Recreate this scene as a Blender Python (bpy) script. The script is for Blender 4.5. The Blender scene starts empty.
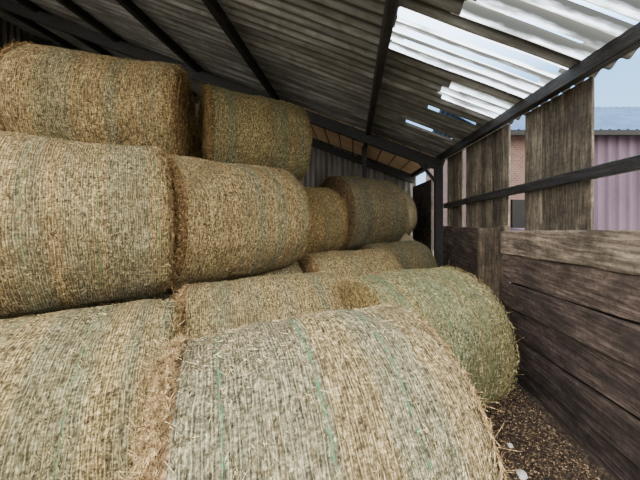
import bpy, math, random
import numpy as np
from mathutils import Vector, Matrix, noise

EYE=1.75
# ---------------------------------------------------------------- node helpers
def new_mat(name):
    m=bpy.data.materials.new(name); m.use_nodes=True
    nt=m.node_tree; nt.nodes.clear()
    out=nt.nodes.new('ShaderNodeOutputMaterial')
    b=nt.nodes.new('ShaderNodeBsdfPrincipled')
    nt.links.new(b.outputs[0],out.inputs[0])
    b.inputs['Roughness'].default_value=0.85
    if 'Specular IOR Level' in b.inputs: b.inputs['Specular IOR Level'].default_value=0.25
    return m,nt,b,out
def N(nt,t,**kw):
    n=nt.nodes.new(t)
    for k,v in kw.items(): setattr(n,k,v)
    return n
def math_(nt,op,a,b=None,c=None):
    n=nt.nodes.new('ShaderNodeMath'); n.operation=op
    for i,x in enumerate((a,b,c)):
        if x is None: continue
        if isinstance(x,(int,float)): n.inputs[i].default_value=x
        else: nt.links.new(x,n.inputs[i])
    return n.outputs[0]
def ramp(nt,fac,stops,interp='LINEAR'):
    n=nt.nodes.new('ShaderNodeValToRGB'); cr=n.color_ramp; cr.interpolation=interp
    while len(cr.elements)<len(stops): cr.elements.new(0.5)
    for e,(p,c) in zip(cr.elements,stops):
        e.position=p; e.color=(c[0],c[1],c[2],1)
    nt.links.new(fac,n.inputs[0]); return n.outputs[0]
def mix(nt,fac,a,b,mode='MIX'):
    n=nt.nodes.new('ShaderNodeMix'); n.data_type='RGBA'; n.blend_type=mode
    if isinstance(fac,(int,float)): n.inputs[0].default_value=fac
    else: nt.links.new(fac,n.inputs[0])
    for s,x in ((6,a),(7,b)):
        if isinstance(x,tuple): n.inputs[s].default_value=(x[0],x[1],x[2],1)
        else: nt.links.new(x,n.inputs[s])
    return n.outputs[2]
def mapping(nt,vec,scale=(1,1,1),loc=(0,0,0)):
    n=nt.nodes.new('ShaderNodeMapping'); n.inputs['Scale'].default_value=scale; n.inputs['Location'].default_value=loc
    nt.links.new(vec,n.inputs[0]); return n.outputs[0]
def noise_(nt,vec,scale=5,detail=3,rough=0.55):
    n=nt.nodes.new('ShaderNodeTexNoise'); n.inputs['Scale'].default_value=scale
    n.inputs['Detail'].default_value=detail; n.inputs['Roughness'].default_value=rough
    nt.links.new(vec,n.inputs['Vector']); return n.outputs[0]
def bump(nt,b,h,strength=0.5,dist=0.01):
    n=nt.nodes.new('ShaderNodeBump'); n.inputs['Strength'].default_value=strength; n.inputs['Distance'].default_value=dist
    nt.links.new(h,n.inputs['Height']); nt.links.new(n.outputs[0],b.inputs['Normal'])

# ---------------------------------------------------------------- materials
def hay_wrap(name='hay_net_wrap',thr=(0.47,0.57),gstr=0.5,gamt=0.85):
    m,nt,b,out=new_mat(name)
    tc=N(nt,'ShaderNodeTexCoord'); sep=N(nt,'ShaderNodeSeparateXYZ'); nt.links.new(tc.outputs['Object'],sep.inputs[0])
    oi=N(nt,'ShaderNodeObjectInfo')
    rnd=math_(nt,'MULTIPLY',oi.outputs['Random'],37.0)
    ang=math_(nt,'MULTIPLY',math_(nt,'ARCTAN2',sep.outputs['Y'],sep.outputs['Z']),0.62)
    cb=N(nt,'ShaderNodeCombineXYZ'); nt.links.new(sep.outputs['X'],cb.inputs[0]); nt.links.new(ang,cb.inputs[1]); nt.links.new(rnd,cb.inputs[2])
    V=cb.outputs[0]
    f1=noise_(nt,mapping(nt,V,(130,24,1)),1,4,0.68)
    f2=noise_(nt,mapping(nt,V,(60,85,1),(3,5,0)),1,4,0.68)
    f3=noise_(nt,mapping(nt,V,(4.0,2.6,1)),1,4,0.6)
    f=math_(nt,'ADD',math_(nt,'MULTIPLY',f1,0.5),math_(nt,'MULTIPLY',f2,0.5))
    straw=ramp(nt,f,[(0.38,(0.014,0.009,0.004)),(0.455,(0.105,0.077,0.036)),(0.53,(0.31,0.24,0.122)),(0.62,(0.80,0.67,0.40))])
    green=ramp(nt,f,[(0.38,(0.014,0.014,0.009)),(0.465,(0.105,0.100,0.062)),(0.55,(0.27,0.260,0.170)),(0.64,(0.68,0.65,0.46))])
    bn=noise_(nt,mapping(nt,V,(7.0,0.12,1),(0,0,0)),1,2,0.6)
    bandf=ramp(nt,bn,[(thr[0],(0,0,0)),(thr[1],(1,1,1))])
    col=mix(nt,math_(nt,'MULTIPLY',bandf,gamt),straw,green)
    col=mix(nt,ramp(nt,f3,[(0.45,(0,0,0)),(0.75,(0.6,0.6,0.6))]),col,(0.13,0.094,0.046))
    wob=noise_(nt,mapping(nt,V,(9,5,1)),1,2)
    xs=math_(nt,'ADD',sep.outputs['X'],math_(nt,'MULTIPLY',wob,0.03))
    pitch=0.024
    s=math_(nt,'ABSOLUTE',math_(nt,'SINE',math_(nt,'MULTIPLY',xs,math.pi/pitch)))
    line=ramp(nt,s,[(0.08,(1,1,1)),(0.32,(0,0,0))])
    zz=math_(nt,'ADD',math_(nt,'MULTIPLY',xs,math.pi/pitch),math_(nt,'MULTIPLY',math_(nt,'PINGPONG',ang,0.035),90.0))
    s2=math_(nt,'ABSOLUTE',math_(nt,'SINE',zz))
    line2=ramp(nt,s2,[(0.0,(1,1,1)),(0.18,(0,0,0))])
    dash=ramp(nt,noise_(nt,mapping(nt,V,(55,26,1),(9,0,0)),1,3,0.7),[(0.42,(0.05,0.05,0.05)),(0.58,(1,1,1))])
    s3=ramp(nt,s,[(0.30,(1,1,1)),(0.55,(0.38,0.35,0.30)),(0.95,(1.0,1.0,1.0))])
    col=mix(nt,0.85,col,s3,'MULTIPLY')
    lf=math_(nt,'MULTIPLY',math_(nt,'MULTIPLY',line,dash),0.72)
    col=mix(nt,lf,col,mix(nt,bandf,(0.60,0.51,0.28),(0.42,0.44,0.30)))
    lf2=math_(nt,'MULTIPLY',math_(nt,'MULTIPLY',line2,dash),0.4)
    col=mix(nt,lf2,col,mix(nt,bandf,(0.46,0.42,0.25),(0.20,0.28,0.16)))
    sx=math_(nt,'ABSOLUTE',math_(nt,'SINE',math_(nt,'MULTIPLY',math_(nt,'ADD',xs,0.05),math.pi/0.31)))
    gl=ramp(nt,sx,[(0.03,(1,1,1)),(0.09,(0,0,0))])
    col=mix(nt,math_(nt,'MULTIPLY',math_(nt,'MULTIPLY',gl,dash),gstr),col,(0.05,0.20,0.10))
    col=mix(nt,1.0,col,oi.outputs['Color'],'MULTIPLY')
    nt.links.new(col,b.inputs['Base Color'])
    h=math_(nt,'ADD',f,math_(nt,'MULTIPLY',line,0.12))
    bump(nt,b,h,1.0,0.04)
    return m
def straw_mat(name,stops,sc=60):
    m,nt,b,out=new_mat(name)
    tc=N(nt,'ShaderNodeTexCoord'); oi=N(nt,'ShaderNodeObjectInfo')
    f=noise_(nt,mapping(nt,tc.outputs['Object'],(1,1,1)),sc,3,0.7)
    col=ramp(nt,f,stops)
    col=mix(nt,1.0,col,oi.outputs['Color'],'MULTIPLY')
    nt.links.new(col,b.inputs['Base Color']); bump(nt,b,f,0.8,0.02)
    return m
M_WRAP=hay_wrap()
M_WRAPG=hay_wrap('hay_net_wrap_green',(0.44,0.54),0.9,0.9)
M_WRAPY=hay_wrap('hay_net_wrap_golden',(0.52,0.62),0.35)
M_CAP=straw_mat('hay_cut_end',[(0.3,(0.013,0.008,0.004)),(0.5,(0.09,0.056,0.026)),(0.68,(0.26,0.17,0.085))],45)
M_STR=straw_mat('loose_straw',[(0.3,(0.04,0.024,0.011)),(0.5,(0.21,0.14,0.066)),(0.68,(0.58,0.44,0.24))],38)
M_STRG=straw_mat('faded_hay_stalk',[(0.38,(0.03,0.021,0.010)),(0.5,(0.24,0.185,0.10)),(0.62,(0.78,0.67,0.42))],48)

def wood(name,c0,c1,c2,grain='Y',rough=0.9,stain=0.5,dark=(0.018,0.016,0.014),along=3.5,across=42):
    m,nt,b,out=new_mat(name)
    tc=N(nt,'ShaderNodeTexCoord')
    s={'Y':(across,along,across),'Z':(across,across,along),'X':(along,across,across)}[grain]
    g=noise_(nt,mapping(nt,tc.outputs['Object'],s),1,7,0.72)
    st=noise_(nt,mapping(nt,tc.outputs['Object'],(1,1,1.8)),3.0,6,0.65)
    fl=noise_(nt,tc.outputs['Object'],28,4,0.7)
    col=ramp(nt,g,[(0.34,c0),(0.5,c1),(0.66,c2)])
    sf=ramp(nt,st,[(0.42,(0,0,0)),(0.62,(1,1,1))])
    col=mix(nt,math_(nt,'MULTIPLY',sf,stain),col,dark)
    col=mix(nt,0.6,col,ramp(nt,fl,[(0.35,(0.45,0.45,0.45)),(0.6,(1.1,1.1,1.1))]),'MULTIPLY')
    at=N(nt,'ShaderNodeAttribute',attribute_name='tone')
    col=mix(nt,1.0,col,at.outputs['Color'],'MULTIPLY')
    nt.links.new(col,b.inputs['Base Color']); b.inputs['Roughness'].default_value=rough
    bump(nt,b,g,0.8,0.015)
    return m
M_BOARD=wood('weathered_retaining_board',(0.030,0.024,0.021),(0.098,0.081,0.072),(0.22,0.187,0.163),'Y',stain=0.7)
M_VBOARD=wood('grey_cladding_board',(0.035,0.031,0.025),(0.115,0.10,0.079),(0.24,0.207,0.16),'Z',stain=0.5)
M_BEAM=wood('dark_beam_timber',(0.010,0.0095,0.009),(0.023,0.021,0.020),(0.045,0.042,0.04),'Y',0.7)
M_STEEL=wood('dark_painted_steel',(0.010,0.010,0.011),(0.021,0.020,0.021),(0.045,0.042,0.041),'Y',0.6)

def roof_mat():
    m,nt,b,out=new_mat('aged_fibre_cement_sheet')
    tc=N(nt,'ShaderNodeTexCoord')
    n1=noise_(nt,mapping(nt,tc.outputs['Object'],(0.9,9,1)),1,6,0.65)
    n2=noise_(nt,tc.outputs['Object'],6,5,0.65)
    sep=N(nt,'ShaderNodeSeparateXYZ'); nt.links.new(tc.outputs['Object'],sep.inputs[0])
    col=ramp(nt,n1,[(0.34,(0.060,0.059,0.055)),(0.5,(0.125,0.124,0.117)),(0.66,(0.25,0.25,0.24))])
    col=mix(nt,ramp(nt,n2,[(0.48,(0,0,0)),(0.72,(0.65,0.65,0.65))]),col,(0.070,0.053,0.038))
    w=math_(nt,'ABSOLUTE',math_(nt,'SINE',math_(nt,'MULTIPLY',sep.outputs['Y'],math.pi/0.135)))
    col=mix(nt,0.8,col,ramp(nt,w,[(0.1,(0.28,0.28,0.27)),(0.6,(1.1,1.1,1.1))]),'MULTIPLY')
    nt.links.new(col,b.inputs['Base Color']); bump(nt,b,n2,0.3,0.01)
    return m
M_ROOF=roof_mat()
def clear_mat(name,bias):
    m,nt,b,out=new_mat(name)
    tc=N(nt,'ShaderNodeTexCoord'); sep=N(nt,'ShaderNodeSeparateXYZ'); nt.links.new(tc.outputs['Object'],sep.inputs[0])
    n1=noise_(nt,mapping(nt,tc.outputs['Object'],(2.2,16,1)),1,5,0.6)
    w=math_(nt,'ABSOLUTE',math_(nt,'SINE',math_(nt,'MULTIPLY',sep.outputs['Y'],math.pi/0.135)))
    k=math_(nt,'ADD',math_(nt,'ADD',math_(nt,'MULTIPLY',n1,1.0),math_(nt,'MULTIPLY',w,0.55)),bias)
    col=ramp(nt,k,[(0.68,(0.05,0.048,0.042)),(0.82,(0.24,0.24,0.235)),(0.96,(0.85,0.92,1.0))])
    t=N(nt,'ShaderNodeBsdfTranslucent'); nt.links.new(col,t.inputs[0])
    nt.links.new(col,b.inputs['Base Color'])
    ms=N(nt,'ShaderNodeMixShader'); ms.inputs[0].default_value=0.8
    nt.links.new(b.outputs[0],ms.inputs[1]); nt.links.new(t.outputs[0],ms.inputs[2]); nt.links.new(ms.outputs[0],out.inputs[0])
    return m
M_CLEAR=clear_mat('translucent_rooflight',-0.03)
M_DIM=clear_mat('grimy_rooflight',-0.17)
def flat_mat(name,c,c2,scale=(3,3,3),rough=0.8):
    m,nt,b,out=new_mat(name)
    tc=N(nt,'ShaderNodeTexCoord')
    n=noise_(nt,mapping(nt,tc.outputs['Object'],scale),1,4,0.6)
    nt.links.new(ramp(nt,n,[(0.35,c),(0.65,c2)]),b.inputs['Base Color']); b.inputs['Roughness'].default_value=rough
    return m
M_TAN=flat_mat('warm_lit_tan_lining',(0.60,0.42,0.25),(0.80,0.58,0.36),(1,6,2))  # tan brightened in the albedo for warm light on the far roof underside
M_GABLE=flat_mat('grey_gable_sheet',(0.07,0.062,0.055),(0.13,0.12,0.11),(6,2,1))
M_PURP=flat_mat('mauve_box_cladding',(0.062,0.042,0.062),(0.09,0.062,0.088),(2,2,.6))
M_BLUE=flat_mat('slate_blue_roof_sheet',(0.022,0.055,0.12),(0.040,0.085,0.17),(2,2,2))
M_GRASS=flat_mat('yard_gravel',(0.12,0.11,0.09),(0.2,0.18,0.14),(1,1,1))
def brick_mat():
    m,nt,b,out=new_mat('old_brick')
    tc=N(nt,'ShaderNodeTexCoord'); br=N(nt,'ShaderNodeTexBrick')
    mp=nt.nodes.new('ShaderNodeMapping'); mp.inputs['Rotation'].default_value=(math.radians(90),0,0); nt.links.new(tc.outputs['Object'],mp.inputs[0])
    nt.links.new(mp.outputs[0],br.inputs['Vector']); br.inputs['Scale'].default_value=4
    br.inputs['Color1'].default_value=(0.10,0.055,0.045,1); br.inputs['Color2'].default_value=(0.07,0.04,0.034,1); br.inputs['Mortar'].default_value=(0.11,0.09,0.08,1)
    nt.links.new(br.outputs[0],b.inputs['Base Color']); return m
M_BRICK=brick_mat()
def floor_mat():
    m,nt,b,out=new_mat('trodden_earth_and_chaff')
    tc=N(nt,'ShaderNodeTexCoord')
    n=noise_(nt,tc.outputs['Object'],38,6,0.7); n2=noise_(nt,tc.outputs['Object'],5,3)
    col=ramp(nt,n,[(0.35,(0.012,0.009,0.007)),(0.52,(0.05,0.036,0.027)),(0.68,(0.20,0.145,0.10))])
    col=mix(nt,math_(nt,'MULTIPLY',n2,0.4),col,(0.035,0.026,0.019))
    nt.links.new(col,b.inputs['Base Color']); bump(nt,b,n,1.0,0.03); return m
M_FLOOR=floor_mat()

# ---------------------------------------------------------------- mesh helpers
def make_obj(name,verts,faces,mats,fm=None,smooth=None,parent=None,tones=None):
    me=bpy.data.meshes.new(name); me.from_pydata(verts,[],faces)
    for m in mats: me.materials.append(m)
    if fm is not None: me.polygons.foreach_set('material_index',fm)
    if smooth is not None: me.polygons.foreach_set('use_smooth',smooth)
    if tones is not None:
        ca=me.color_attributes.new('tone','FLOAT_COLOR','POINT')
        arr=np.ones((len(verts),4),dtype=np.float32); arr[:,:3]=np.array(tones)
        ca.data.foreach_set('color',arr.ravel())
    me.update()
    o=bpy.data.objects.new(name,me); bpy.context.collection.objects.link(o)
    if parent: o.parent=parent
    return o
class Builder:
    """collects bevelled boxes / planks into one mesh"""
    def __init__(s): s.v=[];s.f=[];s.fm=[];s.t=[]
    def plank(s,p0,p1,w,h,up=(0,0,1),mat=0,tone=1.0,bev=0.006,warp=0.0,rng=random,roughend=0.0):
        p0=Vector(p0);p1=Vector(p1); d=(p1-p0); L=d.length; d.normalize()
        up=Vector(up); side=d.cross(up).normalized(); up=side.cross(d).normalized()
        n=max(2,int(L/0.25)+1) if warp>0 else 2
        prof=[(-w/2+bev,-h/2),(w/2-bev,-h/2),(w/2,-h/2+bev),(w/2,h/2-bev),(w/2-bev,h/2),(-w/2+bev,h/2),(-w/2,h/2-bev),(-w/2,-h/2+bev)]
        base=len(s.v); tt=tone if isinstance(tone,tuple) else (tone,)*3
        for i in range(n):
            c=p0+d*(L*i/(n-1))
            for (a,b_) in prof:
                wa=rng.uniform(-warp,warp); wb=rng.uniform(-warp,warp)
                e=d*rng.uniform(-roughend,roughend) if i in (0,n-1) else Vector((0,0,0))
                q=c+side*(a+wa)+up*(b_+wb)+e
                s.v.append(tuple(q)); s.t.append(tt)
        for i in range(n-1):
            for k in range(8):
                a=base+i*8+k; b2=base+i*8+(k+1)%8
                s.f.append((a,b2,b2+8,a+8)); s.fm.append(mat)
        s.f.append(tuple(base+k for k in range(7,-1,-1))); s.fm.append(mat)
        s.f.append(tuple(base+(n-1)*8+k for k in range(8))); s.fm.append(mat)
    def obj(s,name,mats):
        return make_obj(name,s.v,s.f,mats,s.fm,None,None,s.t)

def strands(P,D,Nn,length,width):
    n=len(P); S=np.cross(D,Nn); S/= (np.linalg.norm(S,axis=1,keepdims=True)+1e-9)
    U=np.cross(S,D)
    V=[]
    ring=[(0,1),(-.87,-.5),(.87,-.5)]
    for t in (-.5,.5):
        for a,b_ in ring:
            V.append(P+D*(length*t)[:,None]+S*(width*a)[:,None]+U*(width*b_)[:,None])
    V=np.stack(V,1).reshape(-1,3)
    base=np.arange(n)*6
    F=[]
    for k in range(3):
        k2=(k+1)%3
        F.append(np.stack([base+k,base+k2,base+3+k2,base+3+k],1))
    F=np.concatenate(F,0)
    return V,F

def hay_bale(c,theta,R=0.62,L=1.2,seed=0,side_n=1500,cap_n=1500,color=(1,1,1),roll=0.0,tilt=0.0,nu=112,sag=0.97,ws=1.0,rcl=0.05,lfr=0.8,rfr=0.15,wrap=None,wisps=60):
    """hay bale lying on its side: rounded netted drum with ragged cut ends. local X = axis"""
    rs=np.random.RandomState(seed); so=Vector((seed*7.3,seed*3.1,1.7))
    prof=[]
    H=L/2; rc=0.045
    for r in (0.0,0.10,0.2,0.3,0.4,0.5,0.6,0.7,0.8):
        prof.append((-H-0.02*(1-r),r*(R-rcl)/0.9,1))
    for a in (5,20,35,50,65,80):
        t=math.radians(a); prof.append((-H+rcl-rcl*math.cos(t),R-rcl+rcl*math.sin(t),1))
    nside=34
    for i in range(nside+1):
        prof.append((-H+rcl+(L-rc-rcl)*i/nside,R,0))
    for a in (85,65,45,25,5):
        t=math.radians(a); prof.append((H-rc+rc*math.cos(t),R-rc+rc*math.sin(t),0))
    for r in (0.8,0.7,0.6,0.5,0.4,0.3,0.2,0.10,0.0):
        prof.append((H+0.015*(1-r),r*R,1))
    verts=[];faces=[];fm=[]
    def disp(x,r,ang,cap):
        y=math.sin(ang);z=math.cos(ang)
        p=Vector((x,y*r,z*r))
        lump=noise.noise(p*1.8+so)*0.032+noise.noise(p*6+so)*0.014
        ring=noise.noise(Vector((x*9,0,0))+so)*0.013
        if cap:
            p.x+=noise.noise(p*7+so)*0.024+noise.noise(p*22+so)*0.016
        rr=r+(lump+ring)*(r/R)
        edge=max(0,(abs(x)-(H-0.15))/0.15)
        rr-=0.022*edge*edge*(r/R)
        p.y=y*rr; p.z=z*rr
        if p.z<0: p.z*=sag
        return p
    np_=len(prof)
    for (x,r,cp) in prof:
        for k in range(nu):
            verts.append(tuple(disp(x,max(r,0.004),2*math.pi*k/nu,cp)))
    for i in range(np_-1):
        for k in range(nu):
            a=i*nu+k;b_=i*nu+(k+1)%nu
            faces.append((a,b_,b_+nu,a+nu)); fm.append(1 if (prof[i][2] or prof[i+1][2]) else 0)
    nf0=len(faces)
    V=[np.array(verts)]; F=[f for f in faces]; off=len(verts)
    def add(P,D,Nn,ln,w,mi):
        nonlocal off
        P=P.copy(); 
        P[:,2]=np.where(P[:,2]<0,P[:,2]*sag,P[:,2])
        v,f=strands(P,D,Nn,ln,w); V.append(v)
        F.extend(map(tuple,(f+off).tolist())); fm.extend([mi]*len(f)); off+=len(v)
    if side_n:
        n=side_n
        x=rs.uniform(-H+rcl,H-0.02,n); a=rs.uniform(-2.4,2.4,n)
        Nn=np.stack([np.zeros(n),np.sin(a),np.cos(a)],1); T=np.stack([np.zeros(n),np.cos(a),-np.sin(a)],1)
        X=np.tile([1.,0,0],(n,1))
        q=rs.normal(0,0.6,n)
        D=T*np.cos(q)[:,None]+X*np.sin(q)[:,None]+Nn*rs.normal(0,0.08,n)[:,None]
        D/=np.linalg.norm(D,axis=1,keepdims=True)
        lump=np.array([noise.noise(Vector((x[i],Nn[i,1]*R,Nn[i,2]*R))*1.8+so)*0.032 for i in range(n)])
        P=X*x[:,None]+Nn*(R+lump+rs.uniform(-0.006,0.006,n))[:,None]
        add(P,D,Nn,rs.uniform(0.02,0.06,n)*ws,rs.uniform(0.0006,0.0013,n)*ws,3)
    if cap_n:
        for sgn in (-1,1):
            n=cap_n; cr=rcl if sgn<0 else rc; fr=lfr if sgn<0 else rfr
            rr=(R-cr-0.02)*np.sqrt(rs.uniform(0,1.0,n)); a=rs.uniform(0,2*math.pi,n)
            P=np.stack([sgn*(H+rs.uniform(-0.01,0.02,n)),rr*np.sin(a),rr*np.cos(a)],1)
            an=a+math.pi/2+rs.normal(0,0.7,n)
            D=np.stack([sgn*rs.normal(0.05,0.25,n),np.sin(an),np.cos(an)],1); D/=np.linalg.norm(D,axis=1,keepdims=True)
            Nn=np.tile([sgn*1.,0,0],(n,1))+rs.normal(0,.1,(n,3))
            add(P,D,Nn,rs.uniform(0.03,0.11,n)*ws,rs.uniform(0.0009,0.0018,n)*ws,2)
            n=int(cap_n*0.8*fr); a=rs.uniform(0,2*math.pi,n); t=rs.uniform(0,1.4,n)
            rr=R-cr+cr*np.sin(t)+rs.uniform(-0.012,0.004,n)
            P=np.stack([sgn*(H-cr+cr*np.cos(t)+rs.uniform(-0.005,0.010,n)),rr*np.sin(a),rr*np.cos(a)],1)
            an=a+math.pi/2+rs.normal(0,0.6,n)
            D=np.stack([rs.normal(0,0.5,n),np.sin(an),np.cos(an)],1); D/=np.linalg.norm(D,axis=1,keepdims=True)
            add(P,D,np.stack([sgn*np.cos(t),np.sin(t)*np.sin(a),np.sin(t)*np.cos(a)],1),rs.uniform(0.02,0.07,n)*ws,rs.uniform(0.0008,0.0016,n)*ws,2)
            n=wisps*4 if sgn<0 else wisps//2; a=rs.uniform(0,2*math.pi,n)
            rr=R-rs.uniform(0.0,0.10,n)
            P=np.stack([sgn*(H+rs.uniform(0.0,0.03,n)),rr*np.sin(a),rr*np.cos(a)],1)
            an=a+rs.normal(0,0.9,n)
            D=np.stack([sgn*rs.uniform(0.1,1.4,n),np.sin(an),np.cos(an)],1); D/=np.linalg.norm(D,axis=1,keepdims=True)
            add(P,D,rs.normal(0,1,(n,3)),rs.uniform(0.04,0.13,n)*ws,rs.uniform(0.0007,0.0013,n)*ws,2)
    V=np.concatenate(V,0)
    sm=[True]*nf0+[False]*(len(F)-nf0)
    o=make_obj('hay_bale',V.tolist(),F,[wrap or M_WRAP,M_CAP,M_STR,M_STRG],fm,sm)
    o.location=c
    rot=Matrix.Rotation(math.radians(theta),4,'Z')@Matrix.Rotation(math.radians(tilt),4,'Y')@Matrix.Rotation(math.radians(roll),4,'X')
    o.rotation_euler=rot.to_euler()
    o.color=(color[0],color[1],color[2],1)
    return o

# ---------------------------------------------------------------- bales
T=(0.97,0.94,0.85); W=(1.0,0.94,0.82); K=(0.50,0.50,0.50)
hay_bale((-0.20,1.285,0.615),26.5,0.615,1.13,1,8000,9000,(0.95,0.95,0.93),nu=160,rcl=0.065,lfr=1.3,wrap=M_WRAPG,wisps=170)           # nearest
hay_bale(( 0.50,2.43,0.615),29,0.61,1.14,2,4000,5000,(0.82,0.90,0.76),nu=140,wrap=M_WRAPG,wisps=120)               # by the boards
hay_bale((-1.60,1.43,0.60),28,0.60,1.2,3,5000,4000,(0.86,0.85,0.75),nu=140)                # bottom left
hay_bale((-0.74,2.38,0.59),29,0.59,1.25,4,3000,3000,T)
hay_bale((-2.13,2.04,1.66),38,0.615,1.25,5,5000,4000,W,nu=140,tilt=-1.5)   # middle left
hay_bale((-1.335,3.00,1.65),48,0.62,1.27,6,3500,3500,W)
hay_bale((-0.83,4.12,1.58),50,0.55,1.22,7,2000,2500,(1.0,0.88,0.68),wrap=M_WRAPY)
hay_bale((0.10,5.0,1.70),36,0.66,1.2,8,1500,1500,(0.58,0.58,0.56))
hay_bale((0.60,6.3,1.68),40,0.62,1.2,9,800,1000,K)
hay_bale((-0.08,3.80,0.62),30,0.60,1.2,10,2000,2500,T,wrap=M_WRAPY)
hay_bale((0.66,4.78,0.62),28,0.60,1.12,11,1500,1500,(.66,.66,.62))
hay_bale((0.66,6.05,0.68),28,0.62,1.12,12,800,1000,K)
hay_bale((-2.48,2.98,2.72),20,0.62,1.25,13,3500,4000,(0.90,0.82,0.67),wrap=M_WRAPY)    # top left
hay_bale((-1.38,3.85,2.70),35,0.61,1.22,14,3500,4000,(0.88,0.86,0.71))
# bales deeper in the stack
hay_bale((-2.85,3.42,1.66),27,0.61,1.22,15,600,800,T)
hay_bale((-1.75,4.35,1.66),40,0.60,1.22,16,600,800,T)
hay_bale((-2.35,2.80,0.60),27,0.60,1.22,17,400,400,T)
hay_bale((-1.30,3.45,0.60),30,0.60,1.15,18,400,400,T)
hay_bale((-0.62,4.9,0.60),30,0.60,1.15,19,400,400,T)
hay_bale((-2.0,4.2,0.60),30,0.60,1.1,20,400,400,T)

# ---------------------------------------------------------------- floor
rng=random.Random(4)
vs=[];fs=[]
nx,ny=120,130; x0,x1,y0,y1=-9.2,1.75,-1.2,8.2
xs=np.concatenate([np.linspace(x0,0,30),np.linspace(0.03,x1,nx-30)])
ys=np.concatenate([np.linspace(y0,4,ny-25),np.linspace(4.1,y1,25)])
def fz(x,y):
    heap=max(0,(x-1.0)/0.6)**1.5*0.12
    return -0.03+heap+0.02*noise.noise(Vector((x*4,y*4,0)))+0.012*noise.noise(Vector((x*16,y*16,2)))
for y in ys:
    for x in xs: vs.append((float(x),float(y),fz(x,y)))
for j in range(len(ys)-1):
    for i in range(len(xs)-1):
        a=j*len(xs)+i; fs.append((a,a+1,a+1+len(xs),a+len(xs)))
make_obj('floor',vs,fs,[M_FLOOR],None,[True]*len(fs))
rs=np.random.RandomState(77)
n=11000
X=rs.uniform(0.60,1.56,n);Y=rs.uniform(0.5,3.0,n)
Z=np.array([fz(X[i],Y[i]) for i in range(n)])+rs.uniform(0.0,0.015,n)
P=np.stack([X,Y,Z],1); a=rs.uniform(0,6.28,n)
D=np.stack([np.cos(a),np.sin(a),rs.normal(0,0.25,n)],1); D/=np.linalg.norm(D,axis=1,keepdims=True)
Nn=np.tile([0,0,1.],(n,1))+rs.normal(0,.2,(n,3))
ln=rs.uniform(0.008,0.035,n); wd=rs.uniform(0.0012,0.005,n)
lg=rs.uniform(0,1,n)<0.25; ln[lg]=rs.uniform(0.05,0.13,lg.sum()); wd[lg]=0.0014
P[lg,0]=np.minimum(P[lg,0],1.5)
V1,F1=strands(P,D,Nn,ln,wd)
M_CHIP=straw_mat('chaff_and_bark_chip',[(0.38,(0.014,0.010,0.007)),(0.53,(0.08,0.054,0.036)),(0.64,(0.50,0.37,0.23))],55)
V1=V1.tolist(); F1=F1.tolist()
import bmesh
M_STONE=flat_mat('pale_limestone',(0.45,0.43,0.40),(0.65,0.63,0.6),(20,20,20))
fmi=[0]*len(F1)
for (x,y,r,sd) in ((1.12,1.86,0.032,1),(1.24,1.76,0.018,2),(1.18,2.1,0.02,3),(1.33,1.5,0.016,4)):
    bm=bmesh.new(); bmesh.ops.create_icosphere(bm,subdivisions=3,radius=r)
    b0=len(V1)
    for v in bm.verts:
        co=v.co*(1+0.35*noise.noise(v.co*(1.4/r)+Vector((sd,0,0))))
        V1.append([x+co.x,y+co.y,fz(x,y)+0.012+co.z*0.55])
    for f in bm.faces: F1.append([b0+v.index for v in f.verts]); fmi.append(1)
    bm.free()
make_obj('chaff_litter',V1,F1,[M_CHIP,M_STONE],fmi)

# ---------------------------------------------------------------- boarded retaining wall (right)
B=Builder(); rng=random.Random(2)
topN,topF=1.66,1.56
sl=(topF-topN)/(2.99-1.56)
def topz(y): return topN+sl*(y-1.56)
bh=0.27
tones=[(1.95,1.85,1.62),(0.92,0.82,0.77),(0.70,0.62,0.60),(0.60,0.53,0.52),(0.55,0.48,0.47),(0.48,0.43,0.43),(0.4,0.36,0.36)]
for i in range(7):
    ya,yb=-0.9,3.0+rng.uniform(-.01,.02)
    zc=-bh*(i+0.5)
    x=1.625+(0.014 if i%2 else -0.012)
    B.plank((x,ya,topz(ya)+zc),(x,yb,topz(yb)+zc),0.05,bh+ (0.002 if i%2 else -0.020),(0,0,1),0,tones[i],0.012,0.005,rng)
B.plank((1.675,-0.9,0.72),(1.675,2.95,0.72),0.03,1.5,(0,0,1),0,(.15,.13,.12))  # dark back plane added behind the boards to block light through the gaps
for i in range(6):
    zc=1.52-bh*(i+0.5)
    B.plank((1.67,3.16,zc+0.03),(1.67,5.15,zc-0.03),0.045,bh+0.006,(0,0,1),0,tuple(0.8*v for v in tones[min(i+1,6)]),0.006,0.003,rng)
B.plank((1.68,5.95,1.2),(1.68,7.8,1.2),0.04,2.5,(0,0,1),0,(.6,.6,.6))
B.plank((1.50,3.08,-0.05),(1.50,3.08,1.57),0.26,0.06,(0,1,0),1,(0.60,0.53,0.46),0.006,0.002,rng)
B.plank((1.655,3.06,-0.05),(1.655,3.06,1.6),0.07,0.10,(0,1,0),1,(0.9,0.8,0.7),0.006,0.002,rng)
rng=random.Random(9)
def roofz(x): return EYE+1.68-0.37*x
for ya,yb in ((2.04,2.84),(3.13,4.32),(4.48,5.18)):
    y=ya
    while y<yb-0.05:
        w=rng.uniform(0.125,0.155)
        w=min(w,yb-y)
        t=rng.uniform(0.6,1.4)
        B.plank((1.755+rng.uniform(-.010,.010),y+w/2,1.44+rng.uniform(-.03,.02)),(1.755,y+w/2,2.74),w-0.008,0.022,(1,0,0),1,(t,t*0.97,t*0.92),0.003,0.0015,rng)
        y+=w
B.obj('wall_right',[M_BOARD,M_VBOARD])

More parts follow.
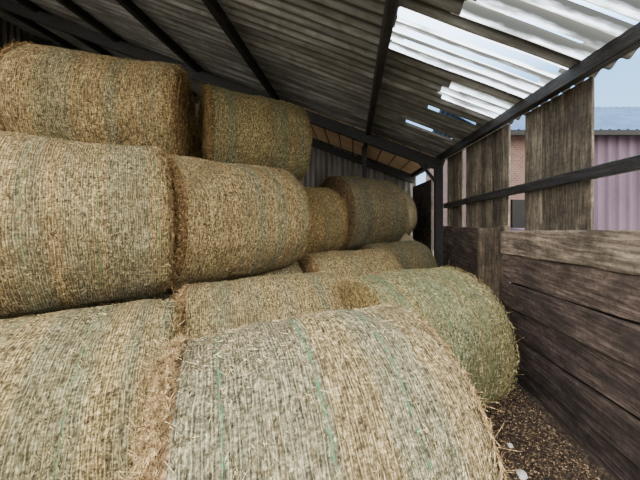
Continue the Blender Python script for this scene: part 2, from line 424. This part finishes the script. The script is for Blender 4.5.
B=Builder()
B.plank((1.67,-0.9,2.17),(1.67,5.1,1.86),0.05,0.085,(0,0,1),0,1.0)
B.obj('side_rail',[M_STEEL])
B=Builder()
B.plank((1.64,-0.2,2.765),(1.64,7.8,2.765),0.07,0.11,(0,0,1),0,1.0)
B.obj('eave_beam',[M_BEAM])
B=Builder()
Y0=0.45
for px in (0.275,-1.44,-2.88,-4.4,-5.9,-7.4):
    B.plank((px,Y0,roofz(px)-0.09),(px,7.8,roofz(px)-0.09),0.075,0.13,(0.0,0,1),0,1.0)
B.obj('roof_purlins',[M_BEAM])
B=Builder()
yr=5.25
B.plank((1.68,yr,roofz(1.68)-0.20),(-9,yr,roofz(-9)-0.20),0.10,0.20,(0,0,1),0,1.0)
B.plank((1.60,yr,-0.05),(1.60,yr,2.75),0.14,0.14,(0,1,0),0,1.0)
B.plank((1.58,yr,2.28),(1.15,yr,2.80),0.05,0.07,(0,1,0),0,1.0)
B.plank((0.25,6.2,-0.05),(0.25,6.2,roofz(0.25)-0.15),0.10,0.10,(0,1,0),0,1.0)
B.plank((1.68,7.7,roofz(1.68)-0.20),(-9,7.7,roofz(-9)-0.20),0.10,0.16,(0,0,1),0,1.0)
B.obj('roof_frame',[M_STEEL])

# ---------------------------------------------------------------- corrugated roof = ceiling
per=0.135
rects=[ # x0,x1,y0,y1,type (1 clear, 2 missing, 3 grimy)
 (0.33,1.66,2.09,2.63,1),(0.36,1.60,16*per-.018,16*per+.040,2),(0.45,1.55,17*per+.02,17*per+.065,2),(0.50,1.2,18*per+.02,18*per+.05,2),
 (0.98,1.72,2.83,3.24,1),(1.04,1.62,2.90,2.94,2),(1.12,1.66,3.06,3.10,2),
 (0.80,1.52,4.22,4.33,2),(0.95,1.55,3.52,3.56,2),
 (0.75,1.72,1.20,2.02,3),(1.02,1.50,1.82,1.86,2),(1.1,1.62,1.60,1.63,2)]
amp=0.020; dy=per/8
ysn=int((7.95-Y0)/dy)
xcols=[-9.2,-6,-3,-1,0.3]+[0.3+0.05*i for i in range(1,31)]
vs=[];fs=[];fm=[]
for j in range(ysn+1):
    y=Y0+j*dy
    for x in xcols:
        vs.append((x,y,roofz(x)+amp*math.cos(2*math.pi*y/per)+0.006*noise.noise(Vector((x*2,y*3,5)))))
nc=len(xcols)
for j in range(ysn):
    yc=Y0+(j+.5)*dy
    for i in range(nc-1):
        xc=(xcols[i]+xcols[i+1])/2; t=0
        if xc>0.3:
            for (a,b_,c,d,ty) in rects:
                jx=0.10*noise.noise(Vector((yc*6,a*9,0)))
                if a+jx<xc<b_+jx and c<yc<d: t=2 if (ty==2 or t==2) else ty
        if t==2: continue
        a=j*nc+i; fs.append((a,a+1,a+1+nc,a+nc)); fm.append({0:0,1:1,3:2}[t])
make_obj('ceiling',vs,fs,[M_ROOF,M_CLEAR,M_DIM],fm,[True]*len(fs))

B=Builder()
for k in range(10):
    xa=1.6-k*0.32
    B.plank((xa-0.16,5.35,roofz(xa-0.16)-0.05),(xa-0.16,7.6,roofz(xa-0.16)-0.05),0.31,0.02,(0.35,0,0.94),0,1.0)
B.obj('ceiling_lining',[M_TAN])

vs=[];fs=[]
xx=np.arange(-9.2,1.8,0.02)
for x in xx:
    y=7.9+0.02*math.sin(2*math.pi*x/0.15)
    vs.append((x,y,-0.05)); vs.append((x,y,roofz(x)))
for i in range(len(xx)-1): fs.append((2*i,2*i+2,2*i+3,2*i+1))
make_obj('wall_back',vs,fs,[M_GABLE],None,[True]*len(fs))
vs=[];fs=[]
yy=np.arange(Y0,7.95,0.02)
for y in yy:
    x=-9.15+0.02*math.sin(2*math.pi*y/0.15)
    vs.append((x,y,-0.05)); vs.append((x,y,roofz(x)))
for i in range(len(yy)-1): fs.append((2*i,2*i+1,2*i+3,2*i+2))
make_obj('wall_left',vs,fs,[M_GABLE],None,[True]*len(fs))

# ---------------------------------------------------------------- yard and neighbouring shed
make_obj('yard_ground',[(-60,-60,-0.12),(80,-60,-0.12),(80,90,-0.12),(-60,90,-0.12)],[(0,1,2,3)],[M_GRASS])
vs=[];fs=[];fm=[]
def boxprof(t,p=0.3,d=0.06):
    u=(t/p)%1
    return d if 0.1<u<0.5 else 0.0
xx=np.arange(5.6,18,0.05)
for x in xx:
    y=8.0-boxprof(x)
    vs+= [(x,y,-0.1),(x,y,4.05)]
for i in range(len(xx)-1): fs.append((2*i,2*i+2,2*i+3,2*i+1)); fm.append(0)
b0=len(vs); xr=np.arange(3.6,18.4,0.05)
for x in xr:
    z=0.04*math.sin(2*math.pi*x/0.25)
    vs+= [(x,7.7,4.0+z),(x,11.5,6.05+z),(x,15.3,4.0+z)]
for i in range(len(xr)-1):
    a=b0+3*i; fs+= [(a,a+3,a+4,a+1),(a+1,a+4,a+5,a+2)]; fm+=[1,1]
def bx(x0,x1,y0,y1,z0,z1,m):
    b=len(vs)
    for z in (z0,z1):
        vs.extend([(x0,y0,z),(x1,y0,z),(x1,y1,z),(x0,y1,z)])
    for f in ((0,1,5,4),(1,2,6,5),(2,3,7,6),(3,0,4,7),(4,5,6,7)):
        fs.append(tuple(b+k for k in f)); fm.append(m)
bx(3.9,5.6,8.0,15,-0.1,4.0,2)
bx(3.6,18.4,7.66,7.72,3.86,4.0,3)
bx(4.5,5.1,7.9,8.05,-0.1,2.1,3)
bx(4.4,5.3,7.2,7.9,0.0,1.3,0)
make_obj('neighbouring_shed',vs,fs,[M_PURP,M_BLUE,M_BRICK,M_STEEL],fm)

# ---------------------------------------------------------------- sky light
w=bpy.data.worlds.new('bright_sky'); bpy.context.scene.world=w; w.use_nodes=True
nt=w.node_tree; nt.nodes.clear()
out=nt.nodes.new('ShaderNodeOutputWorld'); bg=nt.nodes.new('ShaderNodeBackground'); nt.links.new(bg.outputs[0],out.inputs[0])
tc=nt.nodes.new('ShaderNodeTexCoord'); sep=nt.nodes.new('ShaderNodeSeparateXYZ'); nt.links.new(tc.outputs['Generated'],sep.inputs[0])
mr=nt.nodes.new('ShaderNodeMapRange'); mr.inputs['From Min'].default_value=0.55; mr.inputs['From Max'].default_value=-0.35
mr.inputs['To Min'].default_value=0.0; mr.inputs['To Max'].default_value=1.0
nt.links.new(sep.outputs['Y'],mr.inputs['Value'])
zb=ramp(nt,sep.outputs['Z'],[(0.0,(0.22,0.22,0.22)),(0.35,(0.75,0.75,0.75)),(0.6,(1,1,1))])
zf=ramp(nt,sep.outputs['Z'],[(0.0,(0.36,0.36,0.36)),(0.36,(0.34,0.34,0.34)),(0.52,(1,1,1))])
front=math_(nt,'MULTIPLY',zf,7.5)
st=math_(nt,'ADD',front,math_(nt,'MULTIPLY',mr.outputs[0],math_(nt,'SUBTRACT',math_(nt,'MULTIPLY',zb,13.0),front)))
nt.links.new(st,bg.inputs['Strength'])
col=ramp(nt,sep.outputs['Z'],[(0.0,(0.45,0.72,1.0)),(0.38,(0.27,0.58,1.0)),(0.6,(0.66,0.84,1.0)),(1.0,(0.85,0.93,1.0))])
back=mix(nt,mr.outputs[0],col,(1.0,0.96,0.89))
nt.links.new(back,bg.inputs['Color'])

# ---------------------------------------------------------------- camera
cd=bpy.data.cameras.new('camera'); cam=bpy.data.objects.new('camera',cd); bpy.context.collection.objects.link(cam)
cd.sensor_width=36; cd.lens=36*280/640; cd.clip_start=0.02; cd.clip_end=300
cd.shift_x=-33/640; cd.shift_y=-28/640
cam.location=(0,0,EYE); cam.rotation_euler=(math.radians(90),0,0)
bpy.context.scene.camera=cam
